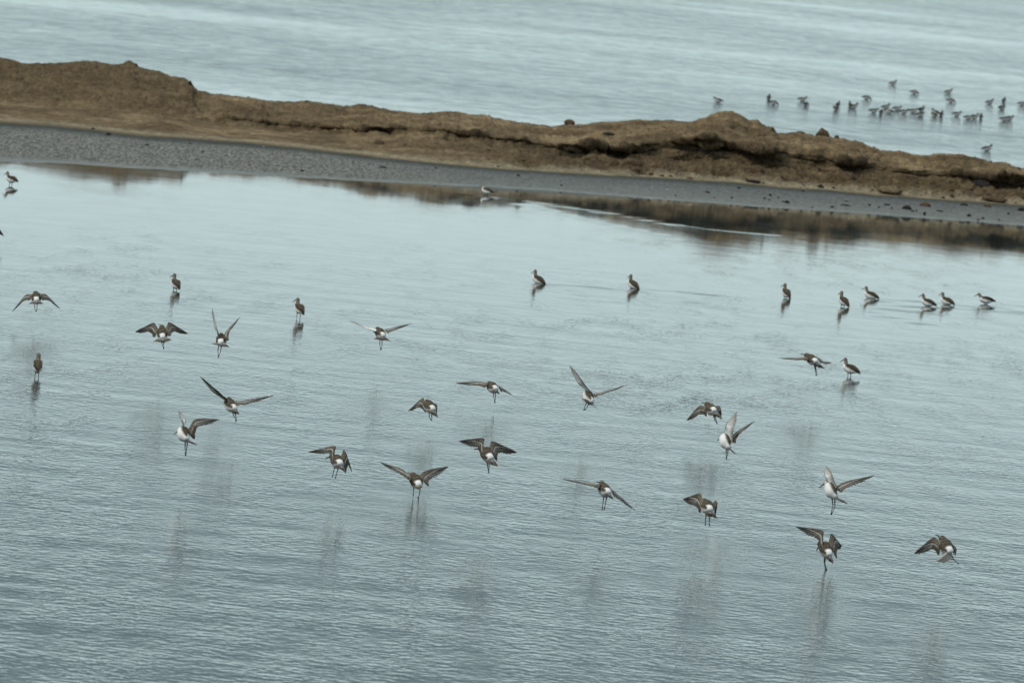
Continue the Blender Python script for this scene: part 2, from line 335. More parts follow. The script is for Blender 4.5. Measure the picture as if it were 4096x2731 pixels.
gx_ = n_.new('ShaderNodeMix'); gx_.data_type = 'RGBA'; l_.new(ga_.outputs['Fac'], gx_.inputs['Factor']); l_.new(vs_.outputs[0], gx_.inputs['A']); l_.new(gr_.outputs[0], gx_.inputs['B'])
l_.new(gx_.outputs['Result'], p_.inputs['Base Color'])
r2 = n_.new('ShaderNodeMapRange'); r2.inputs['From Max'].default_value = 1.5; r2.inputs['To Min'].default_value = 0.95; r2.inputs['To Max'].default_value = 0.32; l_.new(w_.outputs['Fac'], r2.inputs['Value']); l_.new(r2.outputs[0], p_.inputs['Roughness'])
r3 = n_.new('ShaderNodeMapRange'); r3.inputs['From Max'].default_value = 1.5; r3.inputs['To Min'].default_value = 0.08; r3.inputs['To Max'].default_value = 0.28; l_.new(w_.outputs['Fac'], r3.inputs['Value']); l_.new(r3.outputs[0], p_.inputs['Specular IOR Level'])
bm_ = n_.new('ShaderNodeBump'); bm_.inputs['Distance'].default_value = 0.03; bm_.inputs['Strength'].default_value = 0.8; l_.new(no.outputs['Fac'], bm_.inputs['Height']); l_.new(bm_.outputs[0], p_.inputs['Normal'])

def ground(name, ra, rb):
    v = P[ra:rb + 1].reshape(-1, 3); k = rb + 1 - ra
    idx = np.arange(k*nu).reshape(k, nu)
    f = np.stack([idx[:-1, :-1], idx[:-1, 1:], idx[1:, 1:], idx[1:, :-1]], -1).reshape(-1, 4)
    me = bpy.data.meshes.new(name)
    me.vertices.add(len(v)); me.vertices.foreach_set('co', v.ravel())
    me.loops.add(f.size); me.loops.foreach_set('vertex_index', f.ravel())
    me.polygons.add(len(f)); me.polygons.foreach_set('loop_start', np.arange(0, f.size, 4)); me.polygons.foreach_set('loop_total', np.full(len(f), 4))
    me.update(calc_edges=True)
    ca = me.color_attributes.new('soil', 'FLOAT_COLOR', 'POINT')
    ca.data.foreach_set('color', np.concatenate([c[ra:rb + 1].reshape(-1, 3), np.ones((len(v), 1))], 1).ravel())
    wa = me.attributes.new('wet', 'FLOAT', 'POINT'); wa.data.foreach_set('value', wet[ra:rb + 1].ravel().astype(np.float32))
    g2 = me.attributes.new('gravel', 'FLOAT', 'POINT'); g2.data.foreach_set('value', (np.clip(gv*0.60 + 0.28*smooth(edge[2] - 3, edge[2] - 25, rowi)*on_beach, 0, .85)[ra:rb + 1]).ravel().astype(np.float32))
    me.polygons.foreach_set('use_smooth', [True]*len(me.polygons)); me.materials.append(mg)
    o = bpy.data.objects.new(name, me); COL.objects.link(o); tag(o, kind='structure'); return o
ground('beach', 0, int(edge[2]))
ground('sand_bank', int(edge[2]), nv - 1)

# projected positions of the visible ground, to set stones down on it
front = P[edge[1]:edge[6] + 3].reshape(-1, 3)
rel = front - np.array([0, 0, H]); zc = rel@np.array(f0)
fpx = 2048 + F*(rel@np.array(rr))/zc; fpy = 1365.5 - F*(rel@np.array(uu))/zc
def on_ground(x, y):
    i = int(np.argmin((fpx - x)**2 + (fpy - y)**2)); return Vector(front[i])

# ------------------------------------------------------------------ stones and clods
def stone_material(name, col, rough=0.85):
    m, n, l, p = mat(name)
    t = n.new('ShaderNodeTexCoord'); no = n.new('ShaderNodeTexNoise'); no.inputs['Scale'].default_value = 3.0; no.inputs['Detail'].default_value = 6
    l.new(t.outputs['Object'], no.inputs['Vector'])
    cr = n.new('ShaderNodeValToRGB'); cr.color_ramp.elements[0].position = .3; cr.color_ramp.elements[1].position = .72
    cr.color_ramp.elements[0].color = (*[x*0.55 for x in col], 1); cr.color_ramp.elements[1].color = (*[x*1.4 for x in col], 1)
    l.new(no.outputs['Fac'], cr.inputs[0]); l.new(cr.outputs[0], p.inputs['Base Color']); p.inputs['Roughness'].default_value = rough
    p.inputs['Specular IOR Level'].default_value = 0.15
    b = n.new('ShaderNodeBump'); b.inputs['Distance'].default_value = .15; b.inputs['Strength'].default_value = .5; l.new(no.outputs['Fac'], b.inputs['Height']); l.new(b.outputs[0], p.inputs['Normal'])
    return m
M_ROCK_DARK = stone_material('dark_stone', (0.030, 0.027, 0.024))
M_ROCK_BROWN = stone_material('brown_stone', (0.105, 0.072, 0.042))
M_ROCK_TAN = stone_material('tan_clod', (0.17, 0.13, 0.075))
M_ROCK_PALE = stone_material('pale_stone', (0.45, 0.45, 0.43))
import bmesh
def stone_mesh(seed, material, pointed=0.0):
    bm = bmesh.new(); bmesh.ops.create_icosphere(bm, subdivisions=3, radius=1.0)
    co = np.array([v.co[:] for v in bm.verts])
    d = 0.34*fbm(co[:, 0] + seed*3.1, co[:, 1], co[:, 2], 0.9, 3, seed) + 0.16*fbm(co[:, 0], co[:, 1] + seed, co[:, 2], 2.6, 2, seed + 9, 0.5, True)
    for v, k in zip(bm.verts, d):
        v.co *= 1 + k
        # knock planes off so it reads as broken rock
        for ax in ((0.6, 0.3, 0.74), (-0.7, 0.2, 0.6), (0.1, -0.9, 0.4), (-0.2, 0.1, 0.97)):
            a = Vector(ax).normalized(); e = v.co.dot(a) - 0.78
            if e > 0: v.co -= a*e*0.8
        if pointed: v.co.z += pointed*max(0, 1 - 2.2*math.hypot(v.co.x + .25, v.co.y))
    me = bpy.data.meshes.new('stone'); bm.to_mesh(me); bm.free(); me.materials.append(material)
    me.polygons.foreach_set('use_smooth', [True]*len(me.polygons)); return me
SM = {}
def stone(name, x, y, w, h, mk, label, cat, group=None, pointed=0.0):
    key = (mk, random.randrange(5), pointed)
    if key not in SM: SM[key] = stone_mesh(key[1] + 3, {'d': M_ROCK_DARK, 'b': M_ROCK_BROWN, 't': M_ROCK_TAN, 'p': M_ROCK_PALE}[mk], pointed)
    p = on_ground(x, y + h*0.35)
    s = p.y/F
    o = bpy.data.objects.new(name, SM[key]); COL.objects.link(o)
    o.scale = (w*s*0.5, w*s*random.uniform(.4, .6), h*s*0.62); o.rotation_euler = (0, 0, random.uniform(-.4, .4))
    o.location = p + Vector((0, 0, h*s*0.18)); tag(o, label, cat, group); return o
def zc_(o, s): return lambda x, y: (o[0] + x/s, o[1] + y/s)
Za, Zb, Zcc, Zd = zc_((2000, 420), 3.92), zc_((2500, 420), 3.92), zc_((3000, 480), 3.92), zc_((3496, 560), 3.92)
Zl, Zm = zc_((0, 150), 1.809), zc_((1200, 350), 1.809)
# mound stones, each one with its own look and neighbours
stone('boulder', *Za(1100, 262), 46, 24, 'b', 'brown rounded boulder standing alone on the crest in the dip left of the broad hump', 'boulder')
stone('rock', *Za(1690, 447), 48, 14, 'd', 'dark slab standing in for a shaded hole in the slope below the lone crest boulder', 'rock')  # dark stone put where the slope has only a shaded slot
stone('boulder', *Zcc(1140, 190), 54, 36, 'b', 'pointed brown clod sticking up from the crest right of the tall peak', 'boulder', pointed=0.6)
stone('rock', *Zcc(1355, 242), 18, 14, 'b', 'small brown lump on the crest just right of the pointed clod', 'rock')
stone('rock', *Zcc(350, 142), 14, 20, 'b', 'small upright brown spike on the crest where the tall peak runs down', 'rock', pointed=0.5)
stone('rock', *Zcc(790, 198), 30, 12, 'b', 'low brown lump on the crest between the tall peak and the pointed clod', 'rock')
stone('rock', *Zcc(1935, 430), 14, 13, 'b', 'little brown knob standing alone on the falling crest right of the pointed clod', 'rock')
stone('boulder', *Zd(250, 765), 98, 34, 't', 'large flat tan clod lying at the foot of the dark cut face', 'boulder')
stone('rock', *Zd(645, 712), 40, 15, 'b', 'brown clod at the bank foot just right of the large flat tan clod', 'rock')
stone('boulder', *Zd(1650, 680), 112, 44, 'd', 'big dark rounded block set into the cut bank near the right edge', 'boulder')
stone('boulder', *Zd(1850, 905), 96, 28, 'b', 'layered brown slab at the bank foot below the big dark rounded block', 'boulder')
stone('boulder', *Zd(2180, 850), 84, 46, 'b', 'brown fallen block at the right end of the bank foot', 'boulder')
stone('rock', *Zd(1590, 835), 18, 12, 'd', 'small black stone tucked under the big dark rounded block', 'rock')
stone('boulder', *Za(1390, 810), 30, 22, 't', 'round tan clod in front of the dark hollow below the lone crest boulder', 'boulder')
stone('boulder', *Za(1800, 890), 34, 36, 'b', 'upright brown block leaning at the left end of the rubble foot', 'boulder')
stone('boulder', *Za(2080, 890), 76, 36, 'b', 'long brown slab sloping down to the right beside the upright block', 'boulder')
stone('rock', *Za(1250, 900), 36, 14, 't', 'low tan clod lying left of the upright brown block', 'rock')
stone('boulder', *Zb(1130, 915), 44, 26, 'b', 'brown half-round clod low on the bank below the tall peak', 'boulder')
stone('rock', *Zb(950, 1065), 44, 12, 'b', 'thin brown slab on the sand at the bank foot below the tall peak', 'rock')
stone('rock', *Zb(1240, 1035), 42, 14, 'b', 'brown slab with a dark underside right of the thin slab under the peak', 'rock')
stone('boulder', *Zb(1210, 715), 50, 30, 'd', 'dark blocky clod in the middle of the bank face below the peak', 'boulder')
stone('boulder', *Zb(2060, 1000), 56, 40, 'b', 'broken brown clod pile at the bank foot right of the tall peak', 'boulder')
stone('rock', *Zb(2010, 1185), 60, 12, 'd', 'flat dark ledge stone at the foot of the broken clod pile', 'rock')
stone('boulder', *Zcc(820, 860), 46, 28, 'b', 'peaked brown clod in front of the darkest part of the cut face', 'boulder', pointed=0.3)
stone('boulder', *Zcc(1460, 880), 104, 48, 'b', 'wide brown heap of soil fallen against the dark cut face', 'boulder')
stone('rock', *Zm(575, 395), 36, 22, 'b', 'brown rock at the bank foot under the low ledge left of centre', 'rock')
stone('rock', *Zm(762, 413), 18, 8, 'b', 'small reddish brown stone right of the rock under the low ledge', 'rock')
stone('rock', *Zm(45, 100), 22, 9, 'b', 'small dark lump on the crest of the long low left slope', 'rock')
stone('rock', *Zm(460, 127), 34, 10, 'b', 'low knob on the crest line left of centre', 'rock')
stone('rock', *Zm(1085, 180), 40, 10, 'b', 'flat brown cap on the crest in the middle of the picture', 'rock')
stone('rock', *Zl(1305, 297), 24, 12, 'b', 'brown knob at the steep right end of the left hill', 'rock')
stone('rock', *Zl(1378, 330), 14, 22, 'd', 'dark block at the very drop of the left hill', 'rock')
# stones strewn on the grey beach
BST = [(*Za(290, 1100), 14, 7), (*Za(955, 1260), 7, 7), (*Zb(1280, 1365), 20, 7), (*Zb(1675, 1450), 9, 8), (*Zb(800, 1415), 6, 5), (*Zb(1405, 1450), 6, 5), (*Zb(1775, 1300), 14, 8),
       (*Zcc(325, 1175), 10, 12), (*Zcc(230, 1225), 12, 8), (*Zcc(300, 1250), 8, 6), (*Zcc(455, 1220), 9, 6), (*Zcc(572, 1280), 17, 13), (*Zcc(515, 1275), 9, 7), (*Zcc(830, 1115), 12, 7),
       (*Zcc(975, 1368), 8, 6), (*Zcc(1285, 1360), 14, 8), (*Zcc(1495, 1335), 34, 6), (*Zcc(1875, 1330), 11, 9), (*Zcc(2025, 1365), 9, 7), (*Zcc(2140, 1325), 22, 8), (*Zcc(2225, 1380), 9, 6),
       (*Zcc(1500, 1270), 12, 5), (*Zd(510, 1055), 33, 19), (*Zd(800, 1010), 40, 17), (*Zd(790, 1150), 11, 18), (*Zd(600, 1110), 11, 7), (*Zd(655, 1105), 9, 6), (*Zd(1020, 1110), 26, 6),
       (*Zd(1420, 1010), 28, 10), (*Zd(1780, 1030), 30, 13), (*Zd(1480, 1180), 15, 13), (*Zd(1710, 1225), 13, 8), (*Zd(1640, 1250), 9, 7), (*Zd(1960, 1250), 8, 6), (*Zd(2115, 1150), 11, 7),
       (*Zd(2300, 1085), 26, 16), (*Zl(785, 700), 18, 12), (*Zl(675, 658), 14, 8), (*Zl(1065, 778), 20, 6), (*Zl(2190, 965), 14, 9), (*Zl(1375, 768), 9, 6), (*Zl(1470, 825), 12, 6),
       (*Zm(595, 575), 30, 6), (*Zm(990, 583), 11, 6), (*Zm(1580, 635), 14, 6), (*Zm(1890, 708), 8, 7)]
SPECIAL = {22: 'blocky dark stone on the wet beach, largest of the right-hand scatter by the waterline', 23: 'wide dark reddish stone lying right of the blocky one on the beach', 24: 'upright narrow dark stone close to the waterline below the wide reddish one',
           11: 'black stone with a pale edge on the beach below the tall peak', 16: 'long flat dark stone on the wet beach, thinner than all around it', 28: 'flat dark stone high on the beach below the big dark block',
           29: 'greenish brown stone at the beach top near the right edge', 30: 'small pointed black stone alone near the waterline at the right', 35: 'dark stone at the right edge of the beach',
           36: 'dark stone lying on the grey mud at the far left', 2: 'low dark stone on the beach below the tan middle slope'}
LAND = {22: 'blocky dark stone', 23: 'wide reddish stone', 24: 'upright narrow stone', 11: 'pale-edged black stone', 16: 'long flat stone', 28: 'flat stone high on the beach', 29: 'greenish brown stone',
        30: 'pointed black stone', 35: 'dark stone at the right edge', 36: 'dark stone on the left mud', 2: 'low stone below the tan slope'}
TAKEN = set()
def by_neighbour(what, x, y):
    for j in sorted(LAND, key=lambda j: math.hypot(BST[j][0] - x, (BST[j][1] - y)*2)):
        dx, dy = x - BST[j][0], y - BST[j][1] - (x - BST[j][0])*0.075
        side = ('just ' if abs(dx) < 60 else 'some way ' if abs(dx) < 180 else 'far ') + ('right of' if dx > 0 else 'left of')
        if abs(dx) < 18: side = 'straight below' if dy > 0 else 'straight above'
        elif abs(dy) > 9: side = side.replace(' of', '') + (' and below' if dy > 0 else ' and above')
        lab = '%s %s the %s' % (what, side, LAND[j])
        if lab not in TAKEN: TAKEN.add(lab); return lab
for i, (x, y, w, h) in enumerate(BST):
    if i in SPECIAL: stone('beach_stone', x, y, w*1.1, h*1.15, 'b' if i in (23, 29) else 'd', SPECIAL[i], 'stone')
    else: stone('beach_stone', x, y, w*1.1, h*1.15, 'd', by_neighbour('small dark beach stone', x, y), 'stone', 'small dark stones on the grey beach')
for (x, y, w) in ((*Zb(665, 1325), 11), (*Zb(910, 1320), 9), (*Zb(430, 1290), 9), (*Zb(180, 1290), 8), (*Zl(1905, 790), 9), (*Zd(1965, 962), 6), (*Zl(1660, 822), 9), (*Zd(1245, 1110), 6)):
    stone('shell', x, y, w, w*.6, 'p', by_neighbour('small white shell', x, y), 'shell', 'white shells on the beach')
# clods fallen along the foot of the cut
rc = random.Random(5)
BIG = [(Za(1390, 810)[0], 'the round tan clod'), (Za(1800, 890)[0], 'the upright brown block'), (Za(2080, 890)[0], 'the long sloping slab'), (Zb(950, 1065)[0], 'the thin slab'),
       (Zb(1130, 915)[0], 'the half-round clod'), (Zb(2060, 1000)[0], 'the broken clod pile'), (Zcc(820, 860)[0], 'the peaked clod'), (Zcc(1460, 880)[0], 'the wide soil heap'),
       (Zd(250, 765)[0], 'the large flat tan clod'), (Zd(645, 712)[0], 'the low brown clod'), (Zd(1650, 680)[0], 'the big dark block'), (Zd(2180, 850)[0], 'the fallen block')]
def clod_label(x, y, t):
    row = 'high in the rubble' if t < .33 else 'half way down the rubble' if t < .66 else 'at the foot of the rubble'
    for bx_, nm in sorted(BIG, key=lambda b: abs(b[0] - x)):
        dx = x - bx_; d = 'just ' if abs(dx) < 30 else '' if abs(dx) < 80 else 'well '
        for word in ('brown clod', 'small brown clod', 'soil lump'):
            lab = '%s %s %s%s %s' % (word, row.replace('half way', 'midway'), d, 'right of' if dx > 0 else 'left of', nm)
            if lab not in TAKEN: TAKEN.add(lab); return lab
for k in range(58):
    x = rc.uniform(1950, 4090); y0_, y1_ = np.interp(x, px, cut_y), np.interp(x, px, foot_y)
    t = rc.uniform(0.02, 0.95)**0.8; w = rc.uniform(9, 34)*(1 - .3*t)
    stone('soil_clod', x, y0_ + (y1_ - y0_)*t, w, w*rc.uniform(.4, .75), rc.choice('bbbtbd'), clod_label(x, y0_ + (y1_ - y0_)*t, t), 'clod', 'clods of soil along the bank foot')

# ------------------------------------------------------------------ birds
WHITE = (0.86, 0.86, 0.83); CREAM = (0.66, 0.62, 0.52); BACK = (0.128, 0.110, 0.083); BROWN = (0.062, 0.051, 0.037); DARK = (0.018, 0.015, 0.012); GREY = (0.27, 0.26, 0.24); LIGHT = (0.52, 0.51, 0.48); LEG = (0.018, 0.017, 0.016)
def cmix(a, b, t): t = max(0, min(1, t)); return tuple(x + (y - x)*t for x, y in zip(a, b))
def catmull(pts, n):
    pts = [2*pts[0] - pts[1]] + list(pts) + [2*pts[-1] - pts[-2]]; outp = []
    for i in range(1, len(pts) - 2):
        for k in range(n):
            t = k/n; p0, p1, p2, p3 = pts[i - 1:i + 3]
            outp.append(0.5*((2*p1) + (p2 - p0)*t + (2*p0 - 5*p1 + 4*p2 - p3)*t*t + (3*p1 - p0 - 3*p2 + p3)*t**3))
    outp.append(pts[-2]); return outp

def loft(mb, spine, rad, dorsal, colf, nr=12):
    """spine: points; rad: (half width, half height) per point; dorsal: up vector(s); colf(t, s) -> colour"""
    n = len(spine); vs, cs, fs = [], [], []
    for i in range(n):
        tg = (spine[min(i + 1, n - 1)] - spine[max(i - 1, 0)]).normalized()
        d = dorsal[i] if isinstance(dorsal, list) else dorsal
        d = (d - tg*d.dot(tg)); d = d.normalized() if d.length > 1e-6 else Vector((0, 0, 1))
        s = tg.cross(d)
        for k in range(nr):
            a = 2*math.pi*k/nr
            vs.append(spine[i] + s*(math.cos(a)*rad[i][0]) + d*(math.sin(a)*rad[i][1])); cs.append(colf(i/(n - 1), math.sin(a)))
    for i in range(n - 1):
        for k in range(nr):
            a, b = i*nr + k, i*nr + (k + 1) % nr; fs.append((a, b, b + nr, a + nr))
    fs.append(tuple(range(nr - 1, -1, -1))); fs.append(tuple((n - 1)*nr + k for k in range(nr)))
    mb.add(vs, fs, cs)

def tube(mb, pts, rads, col, nr=6):
    d = Vector((0.13, -0.2, 0.97)) if abs((pts[-1] - pts[0]).normalized().z) < 0.8 else Vector((1, 0.1, 0))
    loft(mb, pts, [(r, r) for r in rads], d, (lambda t, s: col) if not callable(col) else col, nr)

def blade(mb, a, b, width, nrm, cu, cd, th=0.0005, point=0.5):
    """one feather from a to b; cu/cd colour functions of t along it for upper and under side"""
    ax = (b - a).normalized(); n = (nrm - ax*nrm.dot(ax)).normalized(); s = ax.cross(n)
    st = [(0, .55), (.3, .95), (.6, 1.0), (.85, .82), (.96, .5), (1.0, .12)]
    vs, cs = [], []
    for t, w in st:
        p = a + (b - a)*t; hw = width*w*0.5
        vs += [p - s*hw, p + n*th, p + s*hw]; cs += [cmix(cu(t), WHITE, .10), cu(t), cu(t)]
    for t, w in st:
        p = a + (b - a)*t - n*th*0.4; hw = width*w*0.5
        vs += [p - s*hw, p - n*th, p + s*hw]; cs += [cd(t)]*3
    fs = []; m = len(st)*3
    for i in range(len(st) - 1):
        o = i*3; fs += [(o, o + 3, o + 4, o + 1), (o + 1, o + 4, o + 5, o + 2)]
        o += m; fs += [(o, o + 1, o + 4, o + 3), (o + 1, o + 2, o + 5, o + 4)]
    mb.add(vs, fs, cs)

def bird_head(root, head, face, up, side, hs, tone, bill_tip, eye=True):
    """bill and eyes; the head itself belongs to the body surface"""
    mb = MB(); base = head + face*0.011*hs
    mid = (base + bill_tip)/2 + up*0.0025
    pts = catmull([base - face*0.003, mid, bill_tip], 3)
    tube(mb, pts, [lerp(0.0044, 0.0017, i/(len(pts) - 1)) for i in range(len(pts))], LEG, 6)
    mb.build('bill', M_HORN, root)
    if eye:
        for sg in (-1, 1):
            m = MB(); c_ = head + face*0.004 + side*sg*0.0112*hs + up*0.002; rs = []
            loft(m, [c_ - face*.0022, c_ - face*.001, c_ + face*.001, c_ + face*.0022], [(.0008,)*2, (.0022,)*2, (.0022,)*2, (.0008,)*2], up, lambda t, s: DARK, 6)
            m.build('eye', M_EYE, root)

def leg_part(root, pts, toes_dir, spread=0.008, tl_=0.021):
    m = MB(); tube(m, [pts[0], pts[0].lerp(pts[1], .5), pts[1]], [.0050, .0032, .0022], lambda t, s: cmix(GREY, LEG, t*1.6), 6)
    tube(m, [pts[1], pts[1].lerp(pts[2], .5), pts[2]], [.0026, .0018, .0020], LEG, 6)
    lg = m.build('leg', M_HORN, root)
    f = MB(); sd_ = toes_dir.cross(Vector((0, -1, 0.2)));
    sd_ = sd_.normalized() if sd_.length > 1e-4 else Vector((1, 0, 0))
    for k in (-1, 0, 1):
        e = pts[2] + toes_dir*tl_ + sd_*spread*k
        tube(f, [pts[2], pts[2].lerp(e, .5), e], [.0019, .0016, .0008], LEG, 5)
    f.build('foot', M_HORN, lg)
    return lg

def wing_part(root, S, W, T, M, B, upn, seed=0):
    """S shoulder, W wrist, T tip, M trailing edge at the wrist, B trailing edge at the body; upn: normal of the upper side"""
    rnd = random.Random(seed)
    lead = catmull([S, S.lerp(W, .5) + (S - B).normalized()*0.003, W, W.lerp(T, .45) + (W - M).normalized()*0.006, T], 6)
    trail = catmull([B, B.lerp(M, .5) + (B - S).normalized()*-0.004, M, M.lerp(T, .5) + (M - W).normalized()*0.007, T], 6)
    n = len(lead)
    def Lp(s): x = s*(n - 1); i = min(int(x), n - 2); return lead[i].lerp(lead[i + 1], x - i)
    def Tp(s): x = s*(n - 1); i = min(int(x), n - 2); return trail[i].lerp(trail[i + 1], x - i)
    def sf(s, c_): return Lp(s).lerp(Tp(s), c_) + upn*(0.008*math.sin(math.pi*min(1, c_*1.05))*(1 - s*0.8))
    # covert sheet: thick at the leading edge, closed
    mb = MB(); ns, nc = 16, 6; smax = 0.93
    for side in (1, -1):
        vs, cs, fs = [], [], []
        for i in range(ns + 1):
            s = smax*i/ns; cm = 0.56 if s < 0.5 else lerp(0.56, 0.16, (s - .5)/.43)
            for k in range(nc + 1):
                c_ = cm*k/nc
                th = 0.0042*(1 - s*0.75)*math.sqrt(max(0, math.sin(math.pi*min(1, 0.08 + 0.92*k/nc))))
                vs.append(sf(s, c_) + upn*side*th + (Vector((rnd.uniform(-1, 1), rnd.uniform(-1, 1), rnd.uniform(-1, 1)))*0.0008 if k == nc else Vector()))
                q = k/nc
                if side > 0:
                    col = cmix(BACK, BROWN, s*1.4)
                    if q < .25: col = cmix(DARK, col, q*4) if s > .35 else cmix(BROWN, col, q*4)
                    if s > .55: col = cmix(col, DARK, .75)
                    if k % 2: col = cmix(col, CREAM, .16)
                    if q > .93: col = cmix(col, WHITE, .85 if s > 0.12 else .3)
                else:
                    col = cmix(WHITE, GREY, s*1.2 - .55)
                    if q < .2 and s > .3: col = cmix(DARK, col, .35)
                cs.append(col)
        w = nc + 1
        for i in range(ns):
            for k in range(nc):
                a = i*w + k; q = (a, a + 1, a + w + 1, a + w); fs.append(q if side > 0 else q[::-1])
        mb.add(vs, fs, cs)
    wing = mb.build('wing', M_FEATHER, root)
    pr = MB()
    for k in range(10):
        t = k/9; a = sf(lerp(.44, .80, t), lerp(.34, .03, t)); b = Tp(lerp(.52, 1.0, t**0.9))
        a2 = a.lerp(b, -0.02); b = b + upn*rnd.uniform(-.0012, .0012)
        b = a2 + (b - a2)*rnd.uniform(.97, 1.03)
        blade(pr, a2 - upn*0.0006*k, b, lerp(.0125, .0080, t), upn,
              lambda u, t=t: cmix(cmix(cmix(BROWN, LIGHT, .5*(1 - t*.6)), DARK, max(0, u*1.5 - .5)), DARK, .85*t),
              lambda u, t=t: cmix(cmix(WHITE, GREY, .35 + .4*t), DARK, max(0, u*1.3 - .6)))
    po = pr.build('primary_feathers', M_FEATHER, wing); tag(po, kind='stuff')
    se = MB()
    for k in range(12):
        t = k/11; s = lerp(.02, .52, t); a = sf(s, .38); b = Tp(s*0.98)
        ln = rnd.uniform(.96, 1.05) + (0.16 if k < 3 else 0)
        b = a + (b - a)*ln + upn*rnd.uniform(-.001, .001)
        blade(se, a - upn*0.0008, b, max(.0115, (Tp(min(1, s + .07)) - Tp(s)).length*1.35), upn,
              lambda u, t=t: cmix(WHITE, cmix(BROWN, BACK, .5), 0.25 + u*2.2) if t > .12 else cmix(BACK, BROWN, u),
              lambda u: cmix(WHITE, GREY, u*1.1))
    so_ = se.build('secondary_feathers', M_FEATHER, wing); tag(so_, kind='stuff')
    return wing

def flying(Z, z, hp, label, head, bill, rump, tail, tl, tr, lw, rw, legs, centre, dorsal=None, sweep=(1, 1), pale_tail=False, seed=0, group='sandpipers landing on the water'):
    ox, oy, sc_ = Z
    q = lambda p: (ox + p[0]/sc_, oy + p[1]/sc_)
    cx, cy = q(centre)
    fp = hit(cx - hp*math.sin(ROLL), cy + hp*math.cos(ROLL)); Y = fp.y
    s = Y/F
    C0 = at(cx, cy, Y)
    def pt(p, dy=0.0):
        a = q(p); return at(a[0], a[1], Y + dy) - C0
    def d2(a, b): return math.hypot(a[0] - b[0], a[1] - b[1])/sc_*s
    root = empty('sandpiper', C0); tag(root, label, 'bird', group)
    LB = 0.104; dh = math.sqrt(max(0.02**2, LB**2 - d2(head, rump)**2))
    hd = pt(head, dh*0.55); rp = pt(rump, -dh*0.45)
    spine_dir = (hd - rp).normalized()
    SL, SR = pt(lw[0]), pt(rw[0])
    if dorsal: D = Vector(dorsal)
    else: D = Vector(((SR - SL).x, 0, (SR - SL).z)).cross(spine_dir)
    D = (D - spine_dir*D.dot(spine_dir)).normalized()
    side = spine_dir.cross(D).normalized()          # bird's right
    sm = (SL + SR)/2; onsp = rp + (hd - rp)*0.66
    sh = onsp.lerp(Vector((sm.x, onsp.y, sm.z)), 0.45) - D*0.010
    bell = rp.lerp(sh, .5) - D*0.006
    keys = [rp + (rp - bell).normalized()*0.012, rp, bell, sh, sh.lerp(hd, .62) + D*0.002, hd]
    fdir = None
    if bill: bt = pt(bill, dh*0.55 + 0.012); fdir = (bt - hd).normalized(); bt = hd + fdir*max(0.040, min(.055, (bt - hd).length))
    else: fdir = (spine_dir*0.8 + Vector((-.25, .2, -.25))).normalized(); bt = hd + fdir*0.05
    keys.append(hd + fdir*0.012)
    sp = catmull(keys, 4); kr = [(.012, .008), (.019, .017), (.0335, .0315), (.0330, .0315), (.0195, .0185), (.0155, .0150), (.0055, .0055)]
    rad = []
    for i in range(len(sp)):
        x = i/4; k = min(int(x), len(kr) - 2); t = x - k; t = t*t*(3 - 2*t); rad.append((lerp(kr[k][0], kr[k + 1][0], t), lerp(kr[k][1], kr[k + 1][1], t)))
    ntot = len(sp)
    def colf(t, sn):
        up = sn > -0.10
        if up and (t < .09 or (t < .25 and sn > .42 + .9*max(0, t - .12))): c_ = WHITE
        elif up: c_ = cmix(BACK, BROWN, .5 + .5*math.sin(t*40 + sn*9))
        else: c_ = WHITE
        
        if t > .62 and not up: c_ = cmix(WHITE, BACK, .45)
        if t > .8: c_ = cmix(BACK, CREAM, .25 if sn > -.3 else .6)
        return c_
    mb = MB(); loft(mb, sp, rad, D, colf, 14); mb.build('body', M_FEATHER, root)
    bird_head(root, hd, fdir, D, side, 1.0, None, bt)
    # tail fan
    tm = MB(); dt = math.sqrt(max(0, 0.05**2 - d2(rump, tail)**2))*0.5
    a0, c1, c0, c2 = rp, pt(tail, -dh*.45 - dt), pt(tl, -dh*.45 - dt*.8), pt(tr, -dh*.45 - dt*.8)
    for k in range(11):
        t = k/10; e = (c0.lerp(c1, t*2) if t < .5 else c1.lerp(c2, t*2 - 1)); e = a0 + (e - a0)*(1.18 + random.uniform(-.05, .05))
        st_ = a0 + side*(t - .5)*0.014
        cu = (lambda u: cmix(LIGHT, GREY, u)) if pale_tail else (lambda u, t=t: cmix(WHITE, cmix(BROWN, BACK, .6), u*3 - 0.2) if abs(t - .5) > .1 else cmix(WHITE, DARK, u*2.2 - .4))
        blade(tm, st_, e, .0105, D, cu, lambda u: cmix(WHITE, GREY, u))
    tag(tm.build('tail', M_FEATHER, root), kind='stuff')
    for lst, sg, sw in ((lw, -1, sweep[0]), (rw, 1, sweep[1])):
        S2, W2_, T2, M2, B2, vis = lst
        dw = math.sqrt(max(0, .068**2 - d2(S2, W2_)**2))*0.7*sw
        dT = dw + math.sqrt(max(0, .132**2 - d2(W2_, T2)**2))*0.7*sw*0.5
        ch = 0.058
        S, W, T = pt(S2), pt(W2_, dw), pt(T2, dT)
        M = pt(M2, dw - math.sqrt(max(0, ch**2 - d2(W2_, M2)**2))*0.75)
        B = pt(B2, -math.sqrt(max(0, .055**2 - d2(S2, B2)**2))*0.75)
        S = S.lerp(sh + side*sg*0.016 + D*0.014, .55)
        n_ = (T - S).cross(M - W)
        if n_.length < 1e-7: n_ = Vector((0, -1, 0))
        n_.normalize()
        vis_n = n_ if n_.y < 0 else -n_
        upn = vis_n if vis == 'u' else -vis_n
        wing_part(root, S, W, T, M, B, upn, seed*2 + (sg > 0))
    for (a, b, c_) in legs:
        A_, B_, C_ = pt(a, -dh*.25), pt(b, -dh*.3), pt(c_, -dh*.3)
        A_ = A_.lerp(bell, 0.25)
        leg_part(root, [A_, B_, C_], (C_ - B_).normalized(), .003, .010)
